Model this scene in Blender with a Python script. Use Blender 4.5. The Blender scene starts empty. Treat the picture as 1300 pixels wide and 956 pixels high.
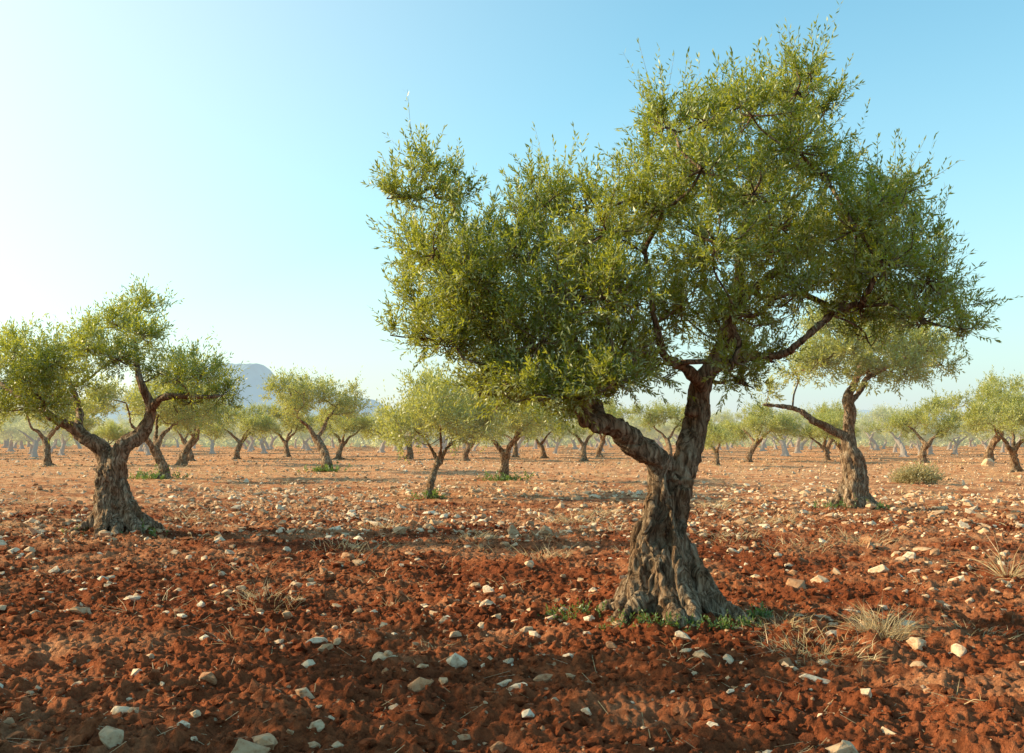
import bpy, bmesh, math, numpy as np
from mathutils import Vector
rng=np.random.default_rng(11)
F=1264.; HZ=553.; CH=1.6
SUN_AZ=81.; SUN_EL=25.
scene=bpy.context.scene
scene.view_settings.view_transform='Standard'
scene.view_settings.look='None'
scene.view_settings.exposure=0

def P(px,py,d): return np.array([(px-650)/F*d, d, CH-(py-HZ)/F*d])
def dist(py): return F*CH/(py-HZ)
# ------------------------------------------------ noise
def _h(ix,iy,iz,seed):
    n=(ix*374761393+iy*668265263+iz*1440662683+seed*974634777)&0xffffffff
    n=((n^(n>>13))*1274126177)&0xffffffff
    n=n^(n>>16)
    n=(n*668265263)&0xffffffff
    n=n^(n>>15)
    return (n&0xffff)/32767.5-1
def vn2(x,y,seed=0):
    ix=np.floor(x).astype(np.int64); iy=np.floor(y).astype(np.int64)
    fx=x-ix; fy=y-iy; fx=fx*fx*(3-2*fx); fy=fy*fy*(3-2*fy); z=np.zeros_like(ix)
    a=_h(ix,iy,z,seed); b=_h(ix+1,iy,z,seed); c=_h(ix,iy+1,z,seed); d=_h(ix+1,iy+1,z,seed)
    return (a*(1-fx)+b*fx)*(1-fy)+(c*(1-fx)+d*fx)*fy
def vn3(p,seed=0):
    x,y,z=p[:,0],p[:,1],p[:,2]
    ix=np.floor(x).astype(np.int64); iy=np.floor(y).astype(np.int64); iz=np.floor(z).astype(np.int64)
    fx=x-ix; fy=y-iy; fz=z-iz
    fx=fx*fx*(3-2*fx); fy=fy*fy*(3-2*fy); fz=fz*fz*(3-2*fz)
    r=0
    for dz in (0,1):
        a=_h(ix,iy,iz+dz,seed); b=_h(ix+1,iy,iz+dz,seed); c=_h(ix,iy+1,iz+dz,seed); d=_h(ix+1,iy+1,iz+dz,seed)
        v=(a*(1-fx)+b*fx)*(1-fy)+(c*(1-fx)+d*fx)*fy
        r=r+v*(fz if dz else 1-fz)
    return r
MOUNDS=[]
def gz(x,y):
    x=np.asarray(x,float); y=np.asarray(y,float)
    r=np.sqrt(x*x+y*y)
    ca,sa=math.cos(.6),math.sin(.6)
    u=x*ca+y*sa; v=-x*sa+y*ca
    h=0.05*vn2(x/5,y/5,1)+0.04*vn2(x/1.3,y/1.3,2)
    w1=1/(1+(r/70)**2); w2=1/(1+(r/28)**2)
    h=h+w1*(0.07*(0.5-np.abs(vn2(u/.42,v/.42,3)))+0.045*(.4-np.abs(vn2(v/.25,u/.25,4))))
    c=np.clip(vn2(u/.10,v/.10,5)*2+.2,0,1)
    h=h+w2*(0.030*c+0.030*np.abs(vn2(v/.055,u/.055,6))+.02*vn2(u/.03,v/.03,7))
    for mx,my,a,s in MOUNDS:
        h=h+a*np.exp(-((x-mx)**2+(y-my)**2)/(s*s))
    return h
# ------------------------------------------------ mesh helpers
def make_mesh(name,parts,mats,link=True):
    """parts: (V,Faces(N,k),mat,smooth,rnd or None)"""
    nv=sum(len(p[0]) for p in parts); nf=sum(len(p[1]) for p in parts)
    nl=sum(p[1].size for p in parts)
    V=np.empty((nv,3),np.float32); L=np.empty(nl,np.int32); S=np.empty(nf,np.int32)
    M=np.empty(nf,np.int32); SM=np.empty(nf,bool); R=np.zeros(nv,np.float32)
    vo=lo=fo=0
    for v,f,m,s,r in parts:
        n=len(v);k=f.shape[1];q=len(f)
        V[vo:vo+n]=v; L[lo:lo+q*k]=(f+vo).ravel(); S[fo:fo+q]=lo+np.arange(q)*k
        M[fo:fo+q]=m; SM[fo:fo+q]=s
        if r is not None: R[vo:vo+n]=r
        vo+=n;lo+=q*k;fo+=q
    me=bpy.data.meshes.new(name)
    me.vertices.add(nv); me.vertices.foreach_set('co',V.ravel())
    me.loops.add(nl); me.loops.foreach_set('vertex_index',L)
    me.polygons.add(nf); me.polygons.foreach_set('loop_start',S)
    me.polygons.foreach_set('material_index',M)
    for m in mats: me.materials.append(m)
    me.update(calc_edges=True)
    me.polygons.foreach_set('use_smooth',SM)
    a=me.attributes.new('rnd','FLOAT','POINT'); a.data.foreach_set('value',R)
    me.validate()
    if not link: return me
    ob=bpy.data.objects.new(name,me); scene.collection.objects.link(ob)
    return ob
def norm(v): return v/(np.linalg.norm(v,axis=-1,keepdims=True)+1e-9)
def catmull(P_,n):
    P_=np.asarray(P_,float); m=len(P_)
    t=np.linspace(0,m-1,n); i=np.minimum(t.astype(int),m-2); f=(t-i)[:,None]
    p0=P_[np.maximum(i-1,0)];p1=P_[i];p2=P_[i+1];p3=P_[np.minimum(i+2,m-1)]
    return .5*((2*p1)+(-p0+p2)*f+(2*p0-5*p1+4*p2-p3)*f*f+(-p0+3*p1-3*p2+p3)*f**3)
def tube(path,rad,nseg=8,rfun=None,wob=0,seed=0):
    path=np.asarray(path,float); rad=np.asarray(rad,float); n=len(path)
    if wob:
        path=path.copy()
        s=np.linspace(0,1,n)[:,None]
        for k in range(3):
            path[:,k]+=wob*vn3(path*2.5+31*k,seed)*np.minimum(1,4*np.minimum(s[:,0],1-s[:,0]))
    T=norm(np.gradient(path,axis=0))
    U=np.zeros_like(T); u=np.cross(T[0],[0.3,1,0.1]); u/=np.linalg.norm(u)
    for i in range(n):
        u=u-T[i]*u.dot(T[i]); u/=np.linalg.norm(u)+1e-9; U[i]=u
    W=np.cross(T,U)
    th=np.linspace(0,2*np.pi,nseg,endpoint=False)
    R=np.repeat(rad[:,None],nseg,1)
    if rfun is not None: R=rfun(R,th[None,:],path[:,2:3],np.linspace(0,1,n)[:,None])
    V=path[:,None]+R[...,None]*(np.cos(th)[None,:,None]*U[:,None]+np.sin(th)[None,:,None]*W[:,None])
    V=V.reshape(-1,3)
    i=np.arange(n-1)[:,None]*nseg; j=np.arange(nseg)[None]; j2=(j+1)%nseg
    Q=np.stack([i+j,i+j2,i+nseg+j2,i+nseg+j],-1).reshape(-1,4)
    V=np.vstack([V,path[0],path[-1]]); c0=n*nseg; c1=c0+1
    j=np.arange(nseg); j2=(j+1)%nseg
    T3=np.vstack([np.stack([j2,j,np.full(nseg,c0)],-1),np.stack([(n-1)*nseg+j,(n-1)*nseg+j2,np.full(nseg,c1)],-1)])
    return V,Q,T3
def tube_parts(path,rad,nseg=6,mat=0,**k):
    V,Q,T3=tube(path,rad,nseg,**k)
    return [(V,Q,mat,True,None)]
# ------------------------------------------------ materials
def nodes(name):
    m=bpy.data.materials.new(name); m.use_nodes=True; nt=m.node_tree
    b=nt.nodes['Principled BSDF']; return m,nt,b
def ramp(nt,fac,stops):
    r=nt.nodes.new('ShaderNodeValToRGB'); e=r.color_ramp.elements
    while len(e)<len(stops): e.new(.5)
    for q,(p,c) in zip(e,stops): q.position=p; q.color=(*c,1)
    nt.links.new(fac,r.inputs[0]); return r.outputs[0]
def noise(nt,vec,scale,detail=4,rough=.55):
    n=nt.nodes.new('ShaderNodeTexNoise'); n.inputs['Scale'].default_value=scale
    n.inputs['Detail'].default_value=detail; n.inputs['Roughness'].default_value=rough
    if vec is not None: nt.links.new(vec,n.inputs['Vector'])
    return n.outputs[0]
def math_(nt,op,a,b=None,c=None,clamp=False):
    n=nt.nodes.new('ShaderNodeMath'); n.operation=op; n.use_clamp=clamp
    for i,v in enumerate((a,b,c)):
        if v is None: continue
        if isinstance(v,(int,float)): n.inputs[i].default_value=v
        else: nt.links.new(v,n.inputs[i])
    return n.outputs[0]
def mix(nt,f,a,b,mode='MIX'):
    n=nt.nodes.new('ShaderNodeMix'); n.data_type='RGBA'; n.blend_type=mode
    for s,v in ((0,f),(6,a),(7,b)):
        if isinstance(v,(int,float)): n.inputs[s].default_value=v
        elif isinstance(v,tuple): n.inputs[s].default_value=(*v,1)
        else: nt.links.new(v,n.inputs[s])
    return n.outputs[2]
def bump(nt,h,strength,distance,bsdf):
    b=nt.nodes.new('ShaderNodeBump'); b.inputs['Strength'].default_value=strength; b.inputs['Distance'].default_value=distance
    nt.links.new(h,b.inputs['Height'])
    nt.links.new(b.outputs[0],bsdf.inputs['Normal']); return b.outputs[0]
def pos(nt): return nt.nodes.new('ShaderNodeNewGeometry').outputs['Position']
def attr(nt):
    a=nt.nodes.new('ShaderNodeAttribute'); a.attribute_name='rnd'; return a.outputs['Fac']
def soil_mat(name,pebbles=True):
    m,nt,b=nodes(name); p=pos(nt)
    n=noise(nt,p,.5,5,.65)
    c=ramp(nt,n,[(.33,(.175,.048,.021)),(.5,(.30,.086,.034)),(.68,(.43,.145,.062))])
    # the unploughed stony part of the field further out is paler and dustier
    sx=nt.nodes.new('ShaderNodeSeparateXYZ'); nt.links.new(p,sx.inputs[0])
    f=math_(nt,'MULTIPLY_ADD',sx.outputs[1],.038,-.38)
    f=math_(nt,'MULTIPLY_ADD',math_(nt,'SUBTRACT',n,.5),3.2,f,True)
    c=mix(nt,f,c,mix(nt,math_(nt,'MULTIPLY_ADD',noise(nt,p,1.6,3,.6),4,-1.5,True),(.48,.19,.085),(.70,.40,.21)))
    c2=ramp(nt,noise(nt,p,14,4,.75),[(.3,(.42,.38,.36)),(.5,(.95,.95,.95)),(.7,(1.4,1.42,1.45))])
    c=mix(nt,1.,c,c2,'MULTIPLY')
    if pebbles:
        v=nt.nodes.new('ShaderNodeTexVoronoi'); v.inputs['Scale'].default_value=14; nt.links.new(p,v.inputs['Vector'])
        sep=nt.nodes.new('ShaderNodeSeparateColor'); nt.links.new(v.outputs['Color'],sep.inputs[0])
        lt=math_(nt,'LESS_THAN',v.outputs['Distance'],math_(nt,'MULTIPLY',sep.outputs[0],.2))
        c=mix(nt,lt,c,(.48,.29,.17))
    nt.links.new(c,b.inputs['Base Color']); b.inputs['Roughness'].default_value=.95; b.inputs['Specular IOR Level'].default_value=.03
    bump(nt,noise(nt,p,38,4,.8),1.,.035,b)
    return m
M_SOIL=soil_mat('red_soil'); M_CLOD=soil_mat('red_soil_clod',False)
def stone_mat():
    m,nt,b=nodes('limestone'); p=pos(nt); a=attr(nt)
    c=ramp(nt,a,[(0,(.38,.19,.095)),(.35,(.56,.36,.21)),(.7,(.70,.50,.32)),(1,(.80,.67,.50))])
    n=noise(nt,p,22,4,.7)
    c=mix(nt,1.,c,ramp(nt,n,[(.32,(.62,.42,.32)),(.5,(.97,.92,.87)),(.7,(1.05,1.05,1.05))]),'MULTIPLY')
    nt.links.new(c,b.inputs['Base Color']); b.inputs['Roughness'].default_value=.85; b.inputs['Specular IOR Level'].default_value=.15
    bump(nt,noise(nt,p,60,3,.7),.6,.01,b); return m
M_STONE=stone_mat()
def bark_mat():
    m,nt,b=nodes('olive_bark')
    tc=nt.nodes.new('ShaderNodeTexCoord')
    wn=nt.nodes.new('ShaderNodeTexNoise'); wn.inputs['Scale'].default_value=3.; wn.inputs['Detail'].default_value=2; nt.links.new(tc.outputs['Object'],wn.inputs['Vector'])
    va=nt.nodes.new('ShaderNodeVectorMath'); va.operation='MULTIPLY_ADD'; nt.links.new(wn.outputs['Color'],va.inputs[0]); va.inputs[1].default_value=(.25,.25,.25); nt.links.new(tc.outputs['Object'],va.inputs[2])
    mp=nt.nodes.new('ShaderNodeMapping'); mp.inputs['Scale'].default_value=(1,1,.13); nt.links.new(va.outputs[0],mp.inputs[0])
    f=noise(nt,mp.outputs[0],34,6,.75); g=noise(nt,tc.outputs['Object'],4,3,.6)
    rd=math_(nt,'ABSOLUTE',math_(nt,'SUBTRACT',noise(nt,mp.outputs[0],16,3,.6),.5))
    cr=math_(nt,'MULTIPLY',rd,7.,clamp=True)
    h=math_(nt,'MULTIPLY_ADD',cr,.28,f)
    c=ramp(nt,h,[(.38,(.045,.027,.017)),(.55,(.21,.145,.092)),(.72,(.43,.325,.225)),(.95,(.64,.52,.39))])
    c=mix(nt,1.,c,ramp(nt,g,[(.35,(.75,.56,.43)),(.6,(1.05,1.,.95))]),'MULTIPLY')
    nt.links.new(c,b.inputs['Base Color']); b.inputs['Roughness'].default_value=.9; b.inputs['Specular IOR Level'].default_value=.12
    bump(nt,h,1.,.05,b); return m
M_BARK=bark_mat()
def leaf_mat(name,dark,mid,light,under,trans,tf=.4,haze=0.):
    m,nt,b=nodes(name); a=attr(nt)
    c=ramp(nt,a,[(0,dark),(.5,mid),(1,light)])
    g=nt.nodes.new('ShaderNodeNewGeometry')
    c2=mix(nt,g.outputs['Backfacing'],c,mix(nt,.6,c,under))
    nt.links.new(c2,b.inputs['Base Color']); b.inputs['Roughness'].default_value=.42; b.inputs['Specular IOR Level'].default_value=.5
    if haze: b.inputs['Emission Color'].default_value=(.80,.84,.78,1); b.inputs['Emission Strength'].default_value=haze  # distance haze imitated by making the leaves glow slightly
    t=nt.nodes.new('ShaderNodeBsdfTranslucent'); nt.links.new(mix(nt,.5,c,trans),t.inputs[0])
    s=nt.nodes.new('ShaderNodeMixShader'); s.inputs[0].default_value=tf
    nt.links.new(b.outputs[0],s.inputs[1]); nt.links.new(t.outputs[0],s.inputs[2])
    nt.links.new(s.outputs[0],nt.nodes['Material Output'].inputs[0]); return m
M_LEAF=leaf_mat('olive_leaf',(.065,.115,.014),(.225,.275,.035),(.52,.50,.075),(.46,.48,.28),(.74,.72,.04))
M_LEAF2=leaf_mat('olive_leaf_dusty_haze',(.15,.19,.035),(.33,.35,.065),(.56,.52,.11),(.46,.46,.26),(.74,.70,.08),.4,.03)  # dusty leaf tones plus a faint glow standing in for haze
M_LEAF3=leaf_mat('olive_leaf_far_haze',(.26,.30,.12),(.41,.42,.17),(.57,.54,.23),(.50,.51,.30),(.68,.65,.22),.4,.24)  # paler tones and glow put in to imitate distance haze
M_GREEN=leaf_mat('sucker_leaf',(.05,.10,.02),(.10,.18,.035),(.18,.27,.06),(.2,.28,.12),(.3,.4,.05))
M_STRAW=leaf_mat('dry_grass',(.42,.26,.11),(.62,.43,.21),(.78,.6,.33),(.55,.42,.22),(.7,.5,.25),.2)
# ------------------------------------------------ foliage
def leaf_parts(O,D,Ln,L,ll,lw,clump,mat,stem=True,r=rng):
    N=len(O); t=(np.arange(L)[None]+r.random((N,L)))/L*.95+.05
    A=norm(np.cross(D,norm(r.normal(size=(N,3))))); B=np.cross(D,A)
    bend=(r.normal(size=(N,3))*.18+np.array([0,0,.05]))
    ps=O[:,None]+D[:,None]*(t*Ln[:,None])[...,None]+bend[:,None]*((t**2)*Ln[:,None])[...,None]
    ang=np.arange(L)[None]*2.4+r.random((N,1))*6.28+r.normal(size=(N,L))*.3
    a=np.radians(np.where(t>.85,22,48)+r.normal(size=(N,L))*14)
    ld=D[:,None]*np.cos(a)[...,None]+(A[:,None]*np.cos(ang)[...,None]+B[:,None]*np.sin(ang)[...,None])*np.sin(a)[...,None]
    ld=norm(ld)
    rv=norm(r.normal(size=(N,L,3))*.8+np.array([0,0,1.]))
    sd=norm(np.cross(ld,rv)); nn=np.cross(ld,sd); sd=np.where(nn[...,2:3]<0,-sd,sd)
    l=ll*(.65+.6*r.random((N,L)))[...,None]; w=lw*(.8+.4*r.random((N,L)))[...,None]
    v=np.stack([ps,ps+ld*l*.45+sd*w*.5,ps+ld*l,ps+ld*l*.45-sd*w*.5],2).reshape(-1,3)
    q=np.arange(N*L*4).reshape(-1,4)
    rn=np.clip(clump[:,None]*.7+r.random((N,L))*.5-.12+.2*(t-.5),0,1)
    parts=[(v,q,mat,False,np.repeat(rn.ravel(),4))]
    if stem:
        w=.002
        e=O+D*Ln[:,None]+bend*Ln[:,None]
        v=np.stack([O-A*w,O+A*w,e+A*w*.4,e-A*w*.4],1).reshape(-1,3)
        parts.append((v,np.arange(N*4).reshape(-1,4),0,False,None))
    return parts
def fib(n,r):
    i=np.arange(n)+.5; ph=np.arccos(1-2*i/n); th=np.pi*(1+5**.5)*i+r.random()*6.28
    d=np.stack([np.cos(th)*np.sin(ph),np.sin(th)*np.sin(ph),np.cos(ph)],-1)
    return norm(d+r.normal(size=d.shape)*.25)
def ridge_fun(seed,amp=.12):
    def f(R,th,z,s):
        shape=np.broadcast_to(R,(R.shape[0],th.shape[1])).shape
        tw=th+z*1.6
        p=np.stack([np.broadcast_to(np.cos(tw)*2.1,shape),np.broadcast_to(np.sin(tw)*2.1,shape),np.broadcast_to(z*1.2,shape)],-1).reshape(-1,3)
        n=1-2*np.abs(vn3(p,seed)); n2=vn3(p*2.3+9,seed+1)
        n=n.reshape(shape); n2=n2.reshape(shape)
        k=1+amp*n+amp*.7*n2
        return R*k
    return f
def build_tree(name,limbs,lobes,seed=1,voxel=.02,K=16,TW=9,LV=20,ll=.062,lw=.014,twl=.24,leafmat=None,nroot=8,root_r=.62,root_h=.4,trunk_r=.2,link=True,stem=True,subtubes=True,bs=1.0,gnarl=1.,cavity=(),burls=(),ridge=.17,shoots=.07):
    r=np.random.default_rng(seed)
    core=[]
    nodesP=[]
    for li,(pts,rad) in enumerate(limbs):
        pts=np.asarray(pts,float); rad=np.asarray(rad,float)
        n=max(12,len(pts)*8); pp=catmull(pts,n); rr=np.interp(np.linspace(0,len(rad)-1,n),np.arange(len(rad)),rad)
        V,Q,T3=tube(pp,rr,48 if li==0 else 24,rfun=ridge_fun(seed+li,ridge if li==0 else .12),wob=0.03 if li==0 else .08,seed=seed+li)
        core.append((V,Q,0,True,None)); core.append((V,T3,0,True,None))
        if li>0:
            for i in range(n//3,n,4): nodesP.append(pp[i])
    for c,d,rad in burls:
        c=np.array(c);d=np.array(d); V,Q,T3=tube(catmull([c-d*.6,c,c+d*.6,c+d],10),rad*np.array([.5,.8,.95,1,1,.95,.9,.8,.6,.25]),16,seed=seed); core.append((V,Q,0,True,None)); core.append((V,T3,0,True,None))
    tp=np.asarray(limbs[0][0],float)
    c0=tp[0]*[1,1,0]
    for k in range(nroot):
        a=2*np.pi*(k+r.random()*.6)/nroot; R=root_r*(.7+.5*r.random()); d=np.array([math.cos(a),math.sin(a),0]); tn=np.array([-d[1],d[0],0])
        h=root_h*(.7+.6*r.random()); sw=r.normal()*.12*R
        tr=trunk_r
        pts=[c0+d*tr*.45+[0,0,h*1.7],c0+d*tr*.75+[0,0,h*1.05],c0+d*(tr*.9+R*.2)+tn*sw*.4+[0,0,h*.5],c0+d*(tr+R*.5)+tn*sw+[0,0,h*.2],c0+d*(tr+R*.8)+tn*sw*1.8+[0,0,h*.06],c0+d*(tr+R*1.05)+tn*sw*2.5+[0,0,-.10]]
        rad=np.array([.04,.07,.08,.07,.05,.02])*(tr/.2)*(.75+.6*r.random())
        pp=catmull(pts,20); rr=np.interp(np.linspace(0,5,20),range(6),rad)
        V,Q,T3=tube(pp,rr,14,wob=.04,seed=seed+40+k); core.append((V,Q,0,True,None)); core.append((V,T3,0,True,None))
    ob=make_mesh('tmp_core',core,[M_BARK])
    bm=bmesh.new(); bm.from_mesh(ob.data); bmesh.ops.remove_doubles(bm,verts=bm.verts,dist=1e-5); bm.to_mesh(ob.data); bm.free()
    md=ob.modifiers.new('r','REMESH'); md.mode='VOXEL'; md.voxel_size=voxel
    ms=ob.modifiers.new('s','SMOOTH'); ms.iterations=2; ms.factor=.5
    dg=bpy.context.evaluated_depsgraph_get(); ev=ob.evaluated_get(dg); me=bpy.data.meshes.new_from_object(ev)
    nv=len(me.vertices); V=np.empty(nv*3,np.float32); me.vertices.foreach_get('co',V); V=V.reshape(-1,3).astype(float)
    N=np.empty(nv*3,np.float32); me.vertices.foreach_get('normal',N); N=N.reshape(-1,3)
    fc=np.array([p.vertices[:] for p in me.polygons if len(p.vertices)==4],np.int64)
    tw=np.stack([V[:,0]+.10*np.sin(V[:,2]*5),V[:,1]+.10*np.cos(V[:,2]*5),V[:,2]],-1)
    n0=1-2*np.abs(vn3(tw*[7,7,1.5]+3,seed+4))
    n1=1-2*np.abs(vn3(tw*[17,17,3.2],seed+5)); n2=vn3(V*[38,38,9],seed+6); n3=vn3(V*6,seed+7)
    n4=-np.clip(1-5*np.abs(vn3(tw*[12,12,2.2]+8,seed+9)),0,1)
    thick=np.clip(1.3-V[:,2]/2.2,.22,1)
    V=V+N*((gnarl*(.018*n0+.012*n1+.020*n4)+.012*n3*gnarl)*thick+voxel*.4*n2)[:,None]
    for c,s,dp in cavity:
        q=(V-np.array(c))/np.array(s); V=V-N*(dp*np.exp(-(q**2).sum(1)))[:,None]
    bpy.data.objects.remove(ob); bpy.data.meshes.remove(me)
    parts=[(V,fc,0,True,None)]
    lobes=[(np.asarray(c,float),np.asarray(s,float)) for c,s in lobes]
    fork=np.asarray(limbs[0][0],float)[-1]
    order=sorted(range(len(lobes)),key=lambda i:np.linalg.norm(lobes[i][0]-fork))
    NP=list(nodesP);par={};idx={}
    for i in order:
        c=lobes[i][0]; A=np.array(NP); dd=np.linalg.norm(A-c,axis=1)+.6*np.maximum(0,A[:,2]-c[2])
        j=int(np.argmin(dd)); par[i]=j; idx[i]=len(NP); NP.append(c)
    cnt={i:1 for i in order}; rev={v:k for k,v in idx.items()}
    for i in reversed(order):
        if par[i] in rev: cnt[rev[par[i]]]+=cnt[i]
    O=[];D=[];Ls=[];C=[]
    for i in order:
        c,s=lobes[i]; p0=NP[par[i]]; re=.008*bs*math.sqrt(cnt[i]); rs=re*1.35
        dv=c-p0; dl=np.linalg.norm(dv)
        m1=p0+dv*.35+r.normal(size=3)*.07*dl+[0,0,-.04*dl]; m2=p0+dv*.7+r.normal(size=3)*.06*dl
        pp=catmull([p0,m1,m2,c],12); parts+=tube_parts(pp,np.linspace(rs,re*.75,12),6,wob=.04,seed=seed+i)
        sz=float(np.mean(s))
        k=max(5,int(K*(sz/.42)**1.6)); dirs=fib(k,r)
        cl=r.random()
        for d in dirs:
            if d[2]<-.6 and r.random()<.35: continue
            ln=(.4+.65*r.random()); end=c+d*s*ln+[0,0,.03]
            mid=c+d*s*ln*.5+r.normal(size=3)*.04+[0,0,-.02]
            if subtubes: parts+=tube_parts(catmull([c,mid,end],5),np.linspace(.008,.003,5)*bs,4)
            n=max(2,int(TW*(.6+.8*r.random()))); t=.3+.7*r.random(n)**.75
            q=(c*(1-t)[:,None]**2+2*mid*(t*(1-t))[:,None]+end*(t**2)[:,None]) + r.normal(size=(n,3))*.04*sz/.42
            up=.35+.35*r.random()
            sh=(r.random(n)<shoots*(1.6 if d[2]>0 else .4))
            dd=norm(d*.75+r.normal(size=(n,3))*.55+np.array([0,0,up])+sh[:,None]*np.array([-.1,0,1.3]))
            O.append(q);D.append(dd);Ls.append(twl*(.6+.9*r.random(n)**1.5)*(1+.6*sh)); C.append(np.clip(np.full(n,.5*cl+.5*r.random())+r.normal(size=n)*.08,0,1))
    O=np.vstack(O);D=np.vstack(D);Ls=np.concatenate(Ls);C=np.concatenate(C)
    parts+=leaf_parts(O,D,Ls,LV,ll,lw,C,1,stem,r)
    print(name,'wood',nv,'leaves',len(O)*LV)
    return make_mesh(name,parts,[M_BARK,leafmat or M_LEAF],link)
def px_tree(name,bx,by,limbs,lobes,dr,**kw):
    d=dist(by); b=P(bx,by,d); b[2]=0
    MP=d/F
    LM=[([P(x,y,d+o)-b for x,y,w,o in L],[w*MP for x,y,w,o in L]) for L in limbs]
    LB=[]
    for x,y,rx,ry,o in lobes:
        s=(d+o)/F; LB.append((P(x,y,d+o)-b,(rx*s,dr*min(rx,ry)*s,ry*s)))
    ob=build_tree(name,LM,LB,**kw); ob.location=(b[0],b[1],float(gz(b[0],b[1]))*0.5); return ob,b

r0=np.random.default_rng(5)
MOUNDS+= [(P(845,790,dist(790))[0],dist(790),.08,.9),(P(148,680,dist(680))[0],dist(680),.08,1.),(P(1080,648,dist(648))[0],dist(648),.08,1.)]
# ---- main tree
limbs=[[(846,812,56,0),(844,775,44,0),(842,735,32,0),(840,695,25,0),(846,655,21,0),(854,615,21,0)],
 [(852,635,15,0),(838,604,13.5,-.05),(800,577,12,-.2),(762,548,10,-.35),(735,518,7,-.4),(700,478,6,-.3),(655,425,4.5,-.1),(605,365,3.2,.1),(558,310,2.2,.2)],
 [(857,635,16,0),(869,595,15,.05),(882,545,13.5,.1),(893,500,12,.1),(907,462,9,.1),(925,400,7,0),(940,330,4.5,0),(955,255,2.5,.1)],
 [(893,505,7,.1),(872,486,5,-.15),(850,470,4.5,-.35),(843,436,3.6,-.5),(828,380,3,-.5),(815,320,2.3,-.4)],
 [(903,480,7,.1),(945,466,5,.0),(990,464,4.5,-.2),(1016,447,4,-.3),(1060,400,3.5,-.2),(1110,350,2.5,0)],
 [(915,440,6,.1),(960,380,5,.5),(1010,330,3.6,.8),(1040,270,2.3,.8)],
 [(762,548,6,-.35),(750,500,5,.2),(735,440,4,.6),(720,380,3,.8)]]
L2=[(530,262,44,36,1),(503,262,24,20,1),(543,228,18,24,1),(575,260,22,20,1),(545,335,44,44,2),(533,395,38,38,1),(598,318,34,30,1),(600,350,45,40,2),(600,400,55,50,2),(630,430,62,50,2),(585,450,48,32,2),(640,490,46,32,2),(560,445,38,30,1),(527,440,26,22,1),(610,505,30,20,1),(645,515,40,22,1),
(690,285,42,36,2),(655,330,48,45,2),(700,380,70,62,2),(680,450,65,52,2),(730,495,60,36,2),(690,520,50,24,2),(735,524,46,22,2),(770,310,50,48,2),(785,390,62,62,2),(795,460,58,46,2),(780,505,48,26,2),(705,262,26,22,1),(745,275,30,26,1),(825,480,34,26,1),
(845,275,55,52,2),(850,172,34,32,2),(822,215,30,32,1),(815,250,34,34,1),(900,160,34,32,2),(880,225,50,45,2),(950,156,42,36,2),(1005,135,34,32,2),(1030,112,18,24,1),(1050,145,18,22,1),(1010,205,52,50,2),(950,255,62,50,2),(1050,240,40,38,2),
(900,335,60,50,2),(985,330,62,50,2),(1070,310,55,50,2),(1120,268,34,32,2),(1148,262,20,20,1),(1130,340,52,50,2),(1172,320,30,30,1),(1182,365,38,36,2),(1216,400,28,24,1),(1165,415,42,32,2),(865,400,44,42,2),(935,405,56,44,2),(938,465,42,32,2),(945,498,30,18,1),(975,470,26,20,1),(1095,405,55,36,2),(1100,440,40,18,1),(1020,390,50,38,2),(1218,430,20,16,1)]
LB=[]
for x,y,a,b_,n in L2:
    e=1-abs(x-860)/420.
    if n==1: LB.append((x,y,a,b_,r0.normal()*.2))
    else:
        LB.append((x+r0.normal()*6,y+r0.normal()*6,a,b_,-(.35+.75*r0.random())*(.45+e*.65)))
        LB.append((x+r0.normal()*6,y+r0.normal()*6,a,b_,(.35+.75*r0.random())*(.45+e*.65)))
for x,y,a,b_,o in [(700,512,50,30,-.8),(750,515,48,28,-.9),(650,500,45,30,-.6),(790,490,44,30,-.9),(1080,360,55,45,.1),(990,300,60,50,0),(740,360,60,55,0)]: LB.append((x,y,a,b_,o))
px_tree('olive_tree',845,790,limbs,LB,1.,seed=3,voxel=.0115,K=20,TW=9.4,LV=24,ll=.052,lw=.014,twl=.23,nroot=13,root_r=.50,root_h=.42,trunk_r=.20,gnarl=1.7,ridge=.30,shoots=.11,
  cavity=[((.03,-.16,1.12),(.045,.14,.12),.13),((-.02,-.25,.62),(.035,.2,.24),.09),((.09,-.2,.85),(.03,.15,.16),.06),((-.15,-.25,.3),(.03,.2,.2),.06)],
  burls=[((-.06,-.07,1.2),(-.08,-.06,.10),.07),((.12,-.08,1.0),(.05,-.04,.08),.055),((-.11,-.08,.62),(-.04,-.03,.1),.07),((.2,-.05,1.72),(.07,-.03,.03),.04)])
# ---- left tree
limbs=[[(148,690,32,0),(143,660,21,0),(139,630,16,0),(141,598,16,0)],
 [(141,612,12,0),(128,572,9,0),(100,550,7,0),(70,538,5,-.2),(35,515,3.5,-.3),(0,490,2.5,0)],
 [(142,612,13,0),(155,578,10,0),(176,548,8,0),(190,520,6.5,0),(178,480,4,0),(170,430,2.5,.1)],
 [(190,522,5,0),(215,505,4,-.1),(250,505,3,-.2),(280,505,2,-.1)],
 [(100,550,4.5,0),(95,510,3.5,.5),(80,470,2.5,.6)]]
L2=[(40,490,42,34,2),(15,450,34,28,2),(75,460,38,36,2),(60,515,40,22,2),(-30,480,45,40,2),(115,440,28,28,2),(100,490,28,26,1),(150,420,26,28,2),(175,400,24,20,1),(198,402,16,18,1),(188,435,24,26,2),(150,465,30,26,2),(200,482,26,18,1),(225,478,26,22,2),(262,480,32,24,2),(285,505,22,24,1),(245,512,28,16,1),(0,525,36,20,2)]
LB=[]
for x,y,a,b_,n in L2:
    for s in ([0] if n==1 else [-1,1]): LB.append((x+r0.normal()*4,y+r0.normal()*4,a,b_,s*(.5+.8*r0.random())+r0.normal()*.15))
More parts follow.
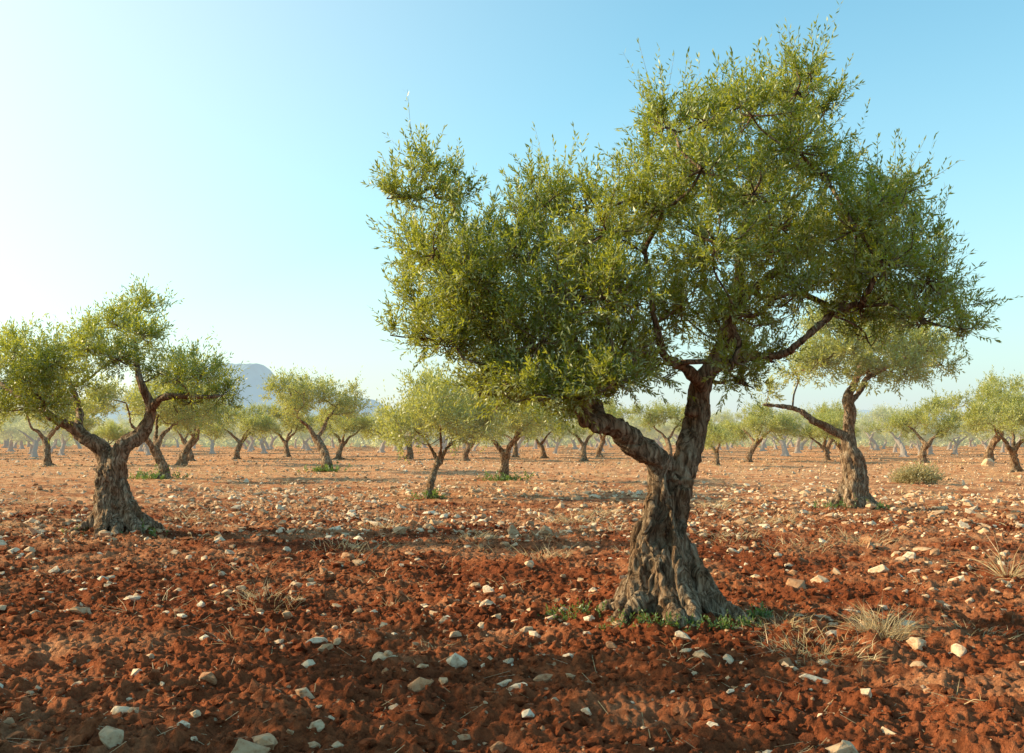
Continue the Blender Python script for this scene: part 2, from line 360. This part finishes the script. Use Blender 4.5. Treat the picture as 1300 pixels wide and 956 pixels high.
px_tree('olive_tree',148,680,limbs,LB,1.,seed=21,voxel=.022,K=19,TW=9,LV=15,ll=.072,lw=.019,nroot=9,root_r=.5,root_h=.4,trunk_r=.25,stem=False,gnarl=1.3)
# ---- right tree
limbs=[[(1082,655,28,0),(1084,630,16,0),(1086,605,13,0),(1078,575,10.5,0)],
 [(1081,590,9,0),(1076,550,7,0),(1076,520,7,0),(1084,492,5,0),(1095,460,3,0)],
 [(1080,580,7,0),(1064,552,5,0),(1035,535,4,-.2),(1005,520,3,-.2),(968,515,2,-.2)],
 [(1080,510,4,0),(1110,480,3,.4),(1150,455,2.5,.4)]]
L2=[(1040,460,38,30,2),(1080,445,40,32,2),(1125,435,42,34,2),(1170,445,36,32,2),(1150,475,40,22,2),(1100,475,36,22,2),(1050,415,34,28,2),(1010,475,26,18,1),(975,498,16,12,1),(1130,400,40,30,1),(1195,465,22,20,1)]
LB=[]
for x,y,a,b_,n in L2:
    for s in ([0] if n==1 else [-1,1]): LB.append((x,y,a,b_,s*(.6+.8*r0.random())))
px_tree('olive_tree',1080,648,limbs,LB,1.,seed=33,voxel=.028,K=15,TW=8,LV=12,ll=.10,lw=.026,nroot=8,root_r=.45,root_h=.35,trunk_r=.24,stem=False,leafmat=M_LEAF2,gnarl=1.3)
# ---- generic variants
def variant(i,thin=1.):
    r=np.random.default_rng(100+i)
    lean=r.normal(size=2)*.3; H=1.0+.5*r.random()
    tr=[[0,0,-.1],[lean[0]*.1+.03,lean[1]*.1,.35*H],[lean[0]*.5,lean[1]*.5,.7*H],[lean[0]+r.normal()*.05,lean[1],H]]
    tw=.155*thin
    L=[(tr,[tw*1.5,tw*1.05,tw*.95,tw*1.0])]
    nl=2+int(r.integers(0,3)); a0=r.random()*6.28; lb=[]
    for k in range(nl):
        a=a0+6.28*k/nl+r.normal()*.3; d=np.array([math.cos(a),math.sin(a),0]); R=.8+.9*r.random(); top=H+.9+1.0*r.random()
        t=np.array(tr[-1])
        L.append(([t-[0,0,.15],t+d*R*.3+[0,0,.35],t+d*R*.65+[0,0,.65+.2*r.random()],t+d*R+[0,0,top-H]],[tw*.7,tw*.5,tw*.35,tw*.18]))
        for q in range(8):
            c=t+d*R*(1.0+.4*r.random())+np.array([r.normal()*.55,r.normal()*.55,(top-H)*(.45+.85*r.random())])
            s=.30+.24*r.random(); lb.append((c,(s*1.15,s*1.15,s)))
    for q in range(7):
        a=r.random()*6.28; R=1.0*r.random()**.5
        s=.34+.22*r.random(); lb.append((np.array([math.cos(a)*R,math.sin(a)*R,H+1.1+1.1*r.random()])+[lean[0],lean[1],0],(s*1.2,s*1.2,s)))
    return build_tree('olive_variant',L,lb,seed=200+i,voxel=.045,K=11,TW=6,LV=10,ll=.12,lw=.038,twl=.32,nroot=5,root_r=.3,root_h=.25,trunk_r=.16*thin,link=False,stem=False,subtubes=False,leafmat=M_LEAF2,shoots=.12)
VARS=[variant(i) for i in range(8)]+[variant(8,.55)]
FAR=[]
M_BARKF,_nt,_b=nodes('olive_bark_far_haze'); _b.inputs['Base Color'].default_value=(.28,.22,.17,1); _b.inputs['Roughness'].default_value=1
_b.inputs['Emission Color'].default_value=(.80,.84,.78,1); _b.inputs['Emission Strength'].default_value=.13  # far bark glows a little in place of real distance haze
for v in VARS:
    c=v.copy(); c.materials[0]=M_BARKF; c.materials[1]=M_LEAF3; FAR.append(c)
def put(me,x,y,s=1.,rot=0.,sz=None,parent=None,name='olive_tree'):
    o=bpy.data.objects.new(name,me); scene.collection.objects.link(o); o.location=(x,y,float(gz(x,y))*.6-.02)
    o.rotation_euler=(0,0,rot); o.scale=(s,s,sz or s)
    if parent: o.parent=parent
    return o
PL=[]
def pput(v,bx,by,s,rot,sz=None):
    d=dist(by); x=(bx-650)/F*d; PL.append((x,d)); return put(VARS[v],x,d,s,rot,sz)
pput(0,208,610,1.0,.5); pput(1,232,590,1.15,2.); pput(2,415,599,1.12,1.1); pput(3,365,580,1.1,3.); pput(8,545,632,.92,1.25,.98)
pput(4,640,611,.95,4.2); pput(5,520,582,1.1,.2); pput(6,1170,588,1.05,5.); pput(1,1255,585,1.3,.9); pput(7,950,587,.95,1.7)
pput(0,1050,577,1.1,3.3); pput(6,910,592,.7,1.2); pput(5,590,585,1.05,4.4); pput(3,430,583,1.,2.1); pput(1,60,592,1.05,4.)
pput(5,1290,600,.95,2.2); pput(2,850,583,1.,.3);pput(0,760,580,1.1,3.6); pput(7,300,583,1.,2.6)
# off-frame neighbours in the same rows (their shadows reach into the field)
put(VARS[1],-8.2,6.6,1.05,1.); put(VARS[3],-7.5,2.2,1.1,2.); put(VARS[5],-16,13.5,1.,.4)
# distant grove
E=bpy.data.objects.new('distant_olive_grove',None); scene.collection.objects.link(E)
cnt=0
for iy in range(9,38):
    y0=iy*6.4+4
    W=int((y0*.58+10)//7.4)
    for ix in range(-W,W+1):
        x=ix*7.4+r0.normal()*1.5+(iy%2)*3.2; y=y0+r0.normal()*1.6
        if y<52: continue
        if r0.random()<.28: continue
        if any((x-a)**2+(y-b)**2<30 for a,b in PL): continue
        if y>150 and r0.random()<.35: continue
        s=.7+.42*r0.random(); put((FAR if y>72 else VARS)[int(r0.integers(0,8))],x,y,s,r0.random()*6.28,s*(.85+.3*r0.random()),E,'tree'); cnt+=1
print('distant',cnt)
r=np.random.default_rng(77)
n=900; x=r.uniform(-1,1,n); y=r.uniform(130,320,n); x=x*(y*.62)
O=[];D=[];Ls=[];C=[]
for a,b in zip(x,y):
    m=24; s=.8+1.1*r.random(); p=norm(r.normal(size=(m,3)))*r.random((m,1))**.4*[s*1.6,s*1.6,s*.9]; p[:,2]=np.abs(p[:,2])
    O.append(p+[a,b,0]);D.append(norm(p+[0,0,.6]+r.normal(size=(m,3))*.3));Ls.append(np.full(m,.5));C.append(np.full(m,r.random()))
parts=leaf_parts(np.vstack(O),np.vstack(D),np.concatenate(Ls),7,.5,.22,np.concatenate(C),1,False,r)
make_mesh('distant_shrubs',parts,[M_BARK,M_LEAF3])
# ------------------------------------------------ ground sheet
ang=np.radians(np.concatenate([np.linspace(-180,-42,40,endpoint=False),np.linspace(-42,42,1000),np.linspace(42,180,41)[1:-1]]))
rr=[.25];
while rr[-1]<4000:
    q=rr[-1]; st=.035 if q<2.5 else (.0032 if q<14 else (.0055 if q<40 else .03)); rr.append(q*(1+st))
rr=np.array(rr); A,R=np.meshgrid(ang,rr); X=np.sin(A)*R; Y=np.cos(A)*R
Z=gz(X.ravel(),Y.ravel()); V=np.stack([X.ravel(),Y.ravel(),Z],-1)
na=len(ang); i=np.arange(len(rr)-1)[:,None]*na; j=np.arange(na)[None]; j2=(j+1)%na
Q=np.stack([i+j,i+na+j,i+na+j2,i+j2],-1).reshape(-1,4)
make_mesh('ground',[(V,Q,0,True,None)],[M_SOIL]); print('ground',len(V))
# ------------------------------------------------ stones & clods
def hull(n,r,sub=False):
    bm=bmesh.new(); p=norm(r.normal(size=(n,3)))*(.75+.35*r.random((n,1)))
    if sub: p=fib(n,r)*(.75+.4*r.random((n,1)))
    for q in p: bm.verts.new(q)
    g=bmesh.ops.convex_hull(bm,input=bm.verts)
    bmesh.ops.delete(bm,geom=[v for v in bm.verts if not v.link_faces],context='VERTS')
    if sub:
        bmesh.ops.bevel(bm,geom=bm.edges[:],offset=.04,segments=1,affect='EDGES',profile=.6,clamp_overlap=True)
        bmesh.ops.triangulate(bm,faces=bm.faces[:]); bmesh.ops.subdivide_edges(bm,edges=bm.edges[:],cuts=1)
        bmesh.ops.triangulate(bm,faces=bm.faces[:])
    bm.verts.index_update(); v=np.array([v.co[:] for v in bm.verts]); f=np.array([[w.index for w in q.verts] for q in bm.faces]); bm.free()
    if sub: v=v*(1+.09*vn3(v*2.2+r.random()*50)+.045*vn3(v*6+3))[:,None]
    return v,f
def scatter(T,ps,sc,r,mat,smooth=False,flat=.68,tone=None):
    n=len(ps); ti=r.integers(0,len(T),n); parts=[]
    for k,(tv,tf) in enumerate(T):
        I=np.where(ti==k)[0]; m=len(I)
        if not m: continue
        q=norm(r.normal(size=(m,4))); w,x,y,z=q.T
        Rm=np.stack([1-2*(y*y+z*z),2*(x*y-z*w),2*(x*z+y*w),2*(x*y+z*w),1-2*(x*x+z*z),2*(y*z-x*w),2*(x*z-y*w),2*(y*z+x*w),1-2*(x*x+y*y)],-1).reshape(m,3,3)
        an=np.stack([.8+.65*r.random(m),.6+.4*r.random(m),.55+.45*r.random(m)],-1)
        v=np.einsum('mij,mnj->mni',Rm,tv[None]*an[:,None]); v=v*np.array([1,1,flat])*sc[I][:,None,None]+ps[I][:,None]
        f=(tf[None]+np.arange(m)[:,None,None]*len(tv)).reshape(-1,3)
        t=(r.random(m) if tone is None else tone[I])
        parts.append((v.reshape(-1,3),f,mat,smooth,np.repeat(t,len(tv))))
    return parts
r=np.random.default_rng(9)
T_lo=[hull(13,r) for _ in range(14)]; T_hi=[hull(13,r,True) for _ in range(14)]
def field(n,r1,r2,pw,amax=38,clus=.5):
    a=np.radians(r.uniform(-amax,amax,n*3)); d=(r1**pw+(r2**pw-r1**pw)*r.random(n*3))**(1/pw)
    x=np.sin(a)*d;y=np.cos(a)*d
    k=vn2(x/1.4,y/1.4,50)*.6+vn2(x/4,y/4,51)*.6; ok=(r.random(n*3)<np.clip(.45+clus*k,0.04,1)); x,y=x[ok][:n],y[ok][:n]
    return x,y
parts=[]
x,y=field(10500,2.2,30,1.85,clus=.8); s=np.clip(.017*np.exp(r.normal(size=len(x))*.74),.006,.085)*(1+np.hypot(x,y)/40)
sm=s<.036
ps=np.stack([x,y,gz(x,y)+s*.12],-1)
parts+=scatter(T_lo,ps[sm],s[sm],r,0); parts+=scatter(T_hi,ps[~sm],s[~sm],r,0,False)
x,y=field(24000,14,130,1.3,36,.35); s=np.clip(.045*np.exp(r.normal(size=len(x))*.5),.02,.14)
parts+=scatter(T_lo,np.stack([x,y,gz(x,y)+s*.25],-1),s,r,0)
x,y=field(380,3.8,24,1.5); s=r.uniform(.035,.08,len(x)); parts+=scatter(T_hi,np.stack([x,y,gz(x,y)+s*.12],-1),s,r,0,False,tone=.3+.6*r.random(len(x)))
make_mesh('field_stones',parts,[M_STONE])
BIG=[(1010,748,.17,.12,.42),(1283,657,.24,.1,.5),(1115,731,.10,.8,.7),(130,740,.09,.95,.8),(580,860,.085,.9,.6),(390,860,.07,.8,.7),(168,766,.07,.9,.7),(1045,790,.10,.4,.5),(712,645,.22,.45,.6),(1255,592,.40,.6,.9),(672,733,.08,.7,.7),(200,775,.07,.3,.7),(330,790,.06,.9,.5),(1190,655,.14,.5,.6),(748,797,.06,.9,.6),(718,797,.05,.8,.6),(1080,782,.05,.95,.7),(310,790,.055,.6,.6),(1230,645,.16,.6,.6),(85,730,.07,.5,.6),(455,722,.09,.4,.6),(1155,632,.17,.7,.5),(1005,860,.05,.6,.6),(942,855,.05,.8,.7),(7,805,.05,.9,.6),(235,808,.05,.8,.7),(260,818,.05,.9,.6),(1270,770,.06,.6,.6),(1170,700,.1,.5,.5),(960,735,.07,.7,.6),(1120,775,.07,.85,.5),(870,805,.04,.7,.6),(500,905,.05,.7,.6),(130,915,.06,.8,.6),(820,925,.045,.6,.6),(1100,900,.055,.8,.6)]
for bx,by,s,t,fl in BIG:
    d=dist(by); p=np.array([[(bx-650)/F*d,d,0]]); z=gz(p[:,0],p[:,1])[0]
    o=make_mesh('limestone_rock',scatter([T_hi[int(r.integers(0,12))]],np.array([[0,0,0.]]),np.array([s]),r,0,False,fl,np.array([t])),[M_STONE])
    o.location=(p[0,0],d,z+s*fl*.3)
x,y=field(60000,2.2,24,1.5,38,.25); s=np.clip(.017*np.exp(r.normal(size=len(x))*.62),.007,.07)
make_mesh('soil_clods',scatter(T_lo,np.stack([x,y,gz(x,y)+s*.15],-1),s,r,0,False,.8),[M_CLOD])
# ------------------------------------------------ dry weeds
def blades(cx,cy,n,h,spread,r,w=.004,tang=.9):
    a=r.random(n)*6.28; q=r.random(n)**.6*spread; x=cx+np.cos(a)*q; y=cy+np.sin(a)*q; z=gz(x,y)
    a=a+r.normal(size=n)*.8
    O=np.stack([x,y,z-.01],-1); d=norm(np.stack([np.cos(a)*tang,np.sin(a)*tang,np.ones(n)*.8],-1)+r.normal(size=(n,3))*.4)
    l=h*(.3+.9*r.random(n))[:,None]; m=O+d*l*.5; e=O+d*l+np.stack([np.cos(a),np.sin(a),-np.ones(n)*.5],-1)*l*.2+r.normal(size=(n,3))*l*.1
    s=norm(np.cross(d,r.normal(size=(n,3))))*w
    v=np.stack([O-s,O+s,m+s*.8,m-s*.8,e],1).reshape(-1,3); b=np.arange(n)[:,None]*5
    rn=np.repeat(r.random(n),5)
    return [(v,b+np.array([[0,1,2,3]]),0,False,rn),(v,b+np.array([[3,2,4]]),0,False,rn)]
W=[(690,712,80,.26,.35),(730,665,90,.32,.5),(335,775,90,.2,.35),(1120,812,220,.30,.18),(1040,838,180,.18,.4),(990,808,110,.15,.4),(550,830,20,.14,.12),(493,772,20,.14,.08),(480,672,60,.24,.35),(40,640,20,.5,.3),(1280,735,40,.6,.06),(760,655,70,.3,.5),(905,650,60,.34,.3),(975,668,80,.34,.5),(1095,690,70,.3,.5),(1240,800,60,.12,.4),(600,690,60,.24,.4),(440,700,60,.24,.5),(930,690,60,.25,.5),(1010,700,60,.22,.5),(250,660,60,.3,.6)]
parts=[]
for bx,by,n,h,s in W:
    d=dist(by); parts+=blades((bx-650)/F*d,d,n*2,h,s,r,w=.0011+.00016*d)
x,y=field(900,6,60,1.3)
for a,b in zip(x,y): parts+=blades(a,b,12,.10+.16*r.random(),.12+.12*r.random(),r,w=.001+.00024*b,tang=1.2)
x,y=field(3600,4,18,1.5)
n=len(x); a=r.random(n)*6.28; l=.04+.16*r.random(n)**2; z=gz(x,y)+.012; dx=np.cos(a)*l; dy=np.sin(a)*l; e=gz(x+dx,y+dy)+.012
s=.0022; v=np.stack([np.stack([x-dy/l*s,y+dx/l*s,z],-1),np.stack([x+dy/l*s,y-dx/l*s,z],-1),np.stack([x+dx+dy/l*s,y+dy-dx/l*s,e],-1),np.stack([x+dx-dy/l*s,y+dy+dx/l*s,e],-1)],1).reshape(-1,3)
parts.append((v,np.arange(n*4).reshape(-1,4),0,False,np.repeat(r.random(n)*.5,4)))
make_mesh('dry_weeds',parts,[M_STRAW])
def suckers(name,bx,by,offs,h,leaf):
    d=dist(by); X0=(bx-650)/F*d; O=[];D=[];L=[]
    for ox,oy,n,sp in offs:
        x=X0+ox+r.normal(size=n)*sp; y=d+oy+r.normal(size=n)*sp*.6
        O.append(np.stack([x,y,gz(x,y)-.01],-1)); D.append(norm(r.normal(size=(n,3))*.6+[0,0,.7])); L.append(h*(.4+.9*r.random(n)))
    O=np.vstack(O);D=np.vstack(D);L=np.concatenate(L)
    make_mesh(name,leaf_parts(O,D,L,10,leaf,leaf*.36,r.random(len(O)),1,True,r),[M_BARK,M_GREEN])
suckers('olive_suckers',845,790,[(-.72,-.1,40,.08),(-.45,-.52,30,.07),(.0,-.72,40,.09),(.33,-.68,44,.07),(.72,-.3,40,.07),(-.95,.0,18,.05),(-.2,-.70,22,.06),(.55,-.54,20,.06)],.095,.034)
suckers('olive_suckers',148,680,[(.6,-.4,16,.12),(-.6,-.3,8,.1)],.14,.05)
suckers('olive_suckers',1080,648,[(-.5,-.5,30,.18),(.5,-.5,26,.18)],.16,.06)
suckers('olive_suckers',640,611,[(0,-.4,60,.35)],.3,.12)
suckers('olive_suckers',545,632,[(0,-.2,26,.2)],.2,.09)
suckers('olive_suckers',208,610,[(-.3,-.3,60,.4)],.3,.12)
suckers('olive_suckers',415,599,[(0,-.4,50,.4)],.3,.15)
d=dist(614); X0=(1165-650)/F*d; n=420
p=norm(r.normal(size=(n,3)))*r.random((n,1))**.4*[1.1,.8,.55]; p[:,2]=np.abs(p[:,2])
O=p*.5+[X0,d,0]; D=norm(p+[0,0,.3]+r.normal(size=(n,3))*.2)
M_BUSH=leaf_mat('dry_bush_leaf',(.28,.24,.09),(.45,.37,.15),(.6,.48,.22),(.45,.38,.2),(.5,.45,.15),.25)
make_mesh('dry_bush',leaf_parts(O,D,np.full(n,.45),10,.09,.03,r.random(n),1,True,r),[M_BARK,M_BUSH])
# ------------------------------------------------ hills (aerial haze imitated by emission in the material)
def hill(name,prof,d,depth,col,rough):
    m,nt,b=nodes(name+'_haze'); p=pos(nt)
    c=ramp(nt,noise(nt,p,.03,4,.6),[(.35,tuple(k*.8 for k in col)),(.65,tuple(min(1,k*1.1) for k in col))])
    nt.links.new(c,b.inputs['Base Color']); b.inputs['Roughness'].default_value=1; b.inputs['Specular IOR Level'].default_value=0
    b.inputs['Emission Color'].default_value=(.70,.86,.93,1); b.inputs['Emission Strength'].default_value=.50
    px=np.array([q[0] for q in prof],float); py=np.array([q[1] for q in prof],float)
    xs=np.linspace(px[0],px[-1],500); hz=np.interp(xs,px,py); H=CH-(hz-HZ)/F*d; X=(xs-650)/F*d
    v=np.linspace(-1,1,31); G=np.cos(v*np.pi/2)**.8
    XX,VV=np.meshgrid(X,v); HH=np.maximum(0,H[None])*G[:,None]
    Y=d+VV*depth
    top=np.clip((HH/ (HH.max()+1e-6)-.6)/.4,0,1)
    Nn=(.4*vn2(XX/14,Y/60,8)+1.2*np.abs(vn2(XX/3.0,Y/40,9))*top)*rough*G[:,None]
    V=np.stack([XX,Y,HH+Nn-1.5],-1).reshape(-1,3); nx=len(X)
    i=np.arange(30)[:,None]*nx; j=np.arange(nx-1)[None]
    Q=np.stack([i+j,i+j+1,i+nx+j+1,i+nx+j],-1).reshape(-1,4)
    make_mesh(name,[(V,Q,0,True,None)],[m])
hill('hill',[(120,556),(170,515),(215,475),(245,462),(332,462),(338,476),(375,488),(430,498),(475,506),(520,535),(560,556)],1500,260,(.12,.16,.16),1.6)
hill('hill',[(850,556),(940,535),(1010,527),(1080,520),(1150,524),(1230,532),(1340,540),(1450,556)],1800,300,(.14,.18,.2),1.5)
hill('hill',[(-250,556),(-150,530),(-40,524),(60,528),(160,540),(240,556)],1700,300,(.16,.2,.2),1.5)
# ------------------------------------------------ light
w=bpy.data.worlds.new('World'); scene.world=w; w.use_nodes=True; nt=w.node_tree
S=Vector((-math.sin(math.radians(SUN_AZ))*math.cos(math.radians(SUN_EL)),math.cos(math.radians(SUN_AZ))*math.cos(math.radians(SUN_EL)),math.sin(math.radians(SUN_EL))))
sky=nt.nodes.new('ShaderNodeTexSky'); sky.sky_type='NISHITA'; sky.sun_disc=False
sky.sun_elevation=math.radians(SUN_EL); sky.sun_rotation=math.radians(360-SUN_AZ); sky.air_density=1.0; sky.dust_density=1.5; sky.ozone_density=1.0; sky.altitude=50
tint=mix(nt,1.,sky.outputs[0],(1.22,2.02,1.84),'MULTIPLY')
tc=nt.nodes.new('ShaderNodeTexCoord')
sx=nt.nodes.new('ShaderNodeSeparateXYZ'); nt.links.new(tc.outputs['Generated'],sx.inputs[0])
hz=math_(nt,'POWER',math_(nt,'SUBTRACT',1.,math_(nt,'MAXIMUM',sx.outputs[2],0.),clamp=True),5.5)
dp=nt.nodes.new('ShaderNodeVectorMath'); dp.operation='DOT_PRODUCT'; nt.links.new(tc.outputs['Generated'],dp.inputs[0]); dp.inputs[1].default_value=(-.88,.46,.12)
gl=math_(nt,'POWER',math_(nt,'MAXIMUM',dp.outputs['Value'],0.),2.4)
# haze layer: pale near the horizon, warm white towards the sun
hazec=mix(nt,gl,(5.3,5.75,5.8),(9.0,8.1,7.0))
f=math_(nt,'MAXIMUM',math_(nt,'MULTIPLY',hz,.95),math_(nt,'MULTIPLY',gl,.98),clamp=True)
out=mix(nt,f,tint,hazec)
nt.links.new(out,nt.nodes['Background'].inputs[0]); nt.nodes['Background'].inputs[1].default_value=.15
l=bpy.data.lights.new('sun','SUN'); l.energy=7.5; l.angle=math.radians(.5); l.color=(1,.81,.51)
o=bpy.data.objects.new('sun',l); scene.collection.objects.link(o); o.rotation_euler=S.to_track_quat('Z','Y').to_euler()
cam=bpy.data.cameras.new('camera'); co=bpy.data.objects.new('camera',cam); scene.collection.objects.link(co)
co.location=(0,0,CH); co.rotation_euler=(math.radians(90),0,0); cam.sensor_width=36; cam.lens=36*F/1300; cam.shift_y=(HZ-478)/1300; cam.clip_end=9000; cam.clip_start=.05
scene.camera=co
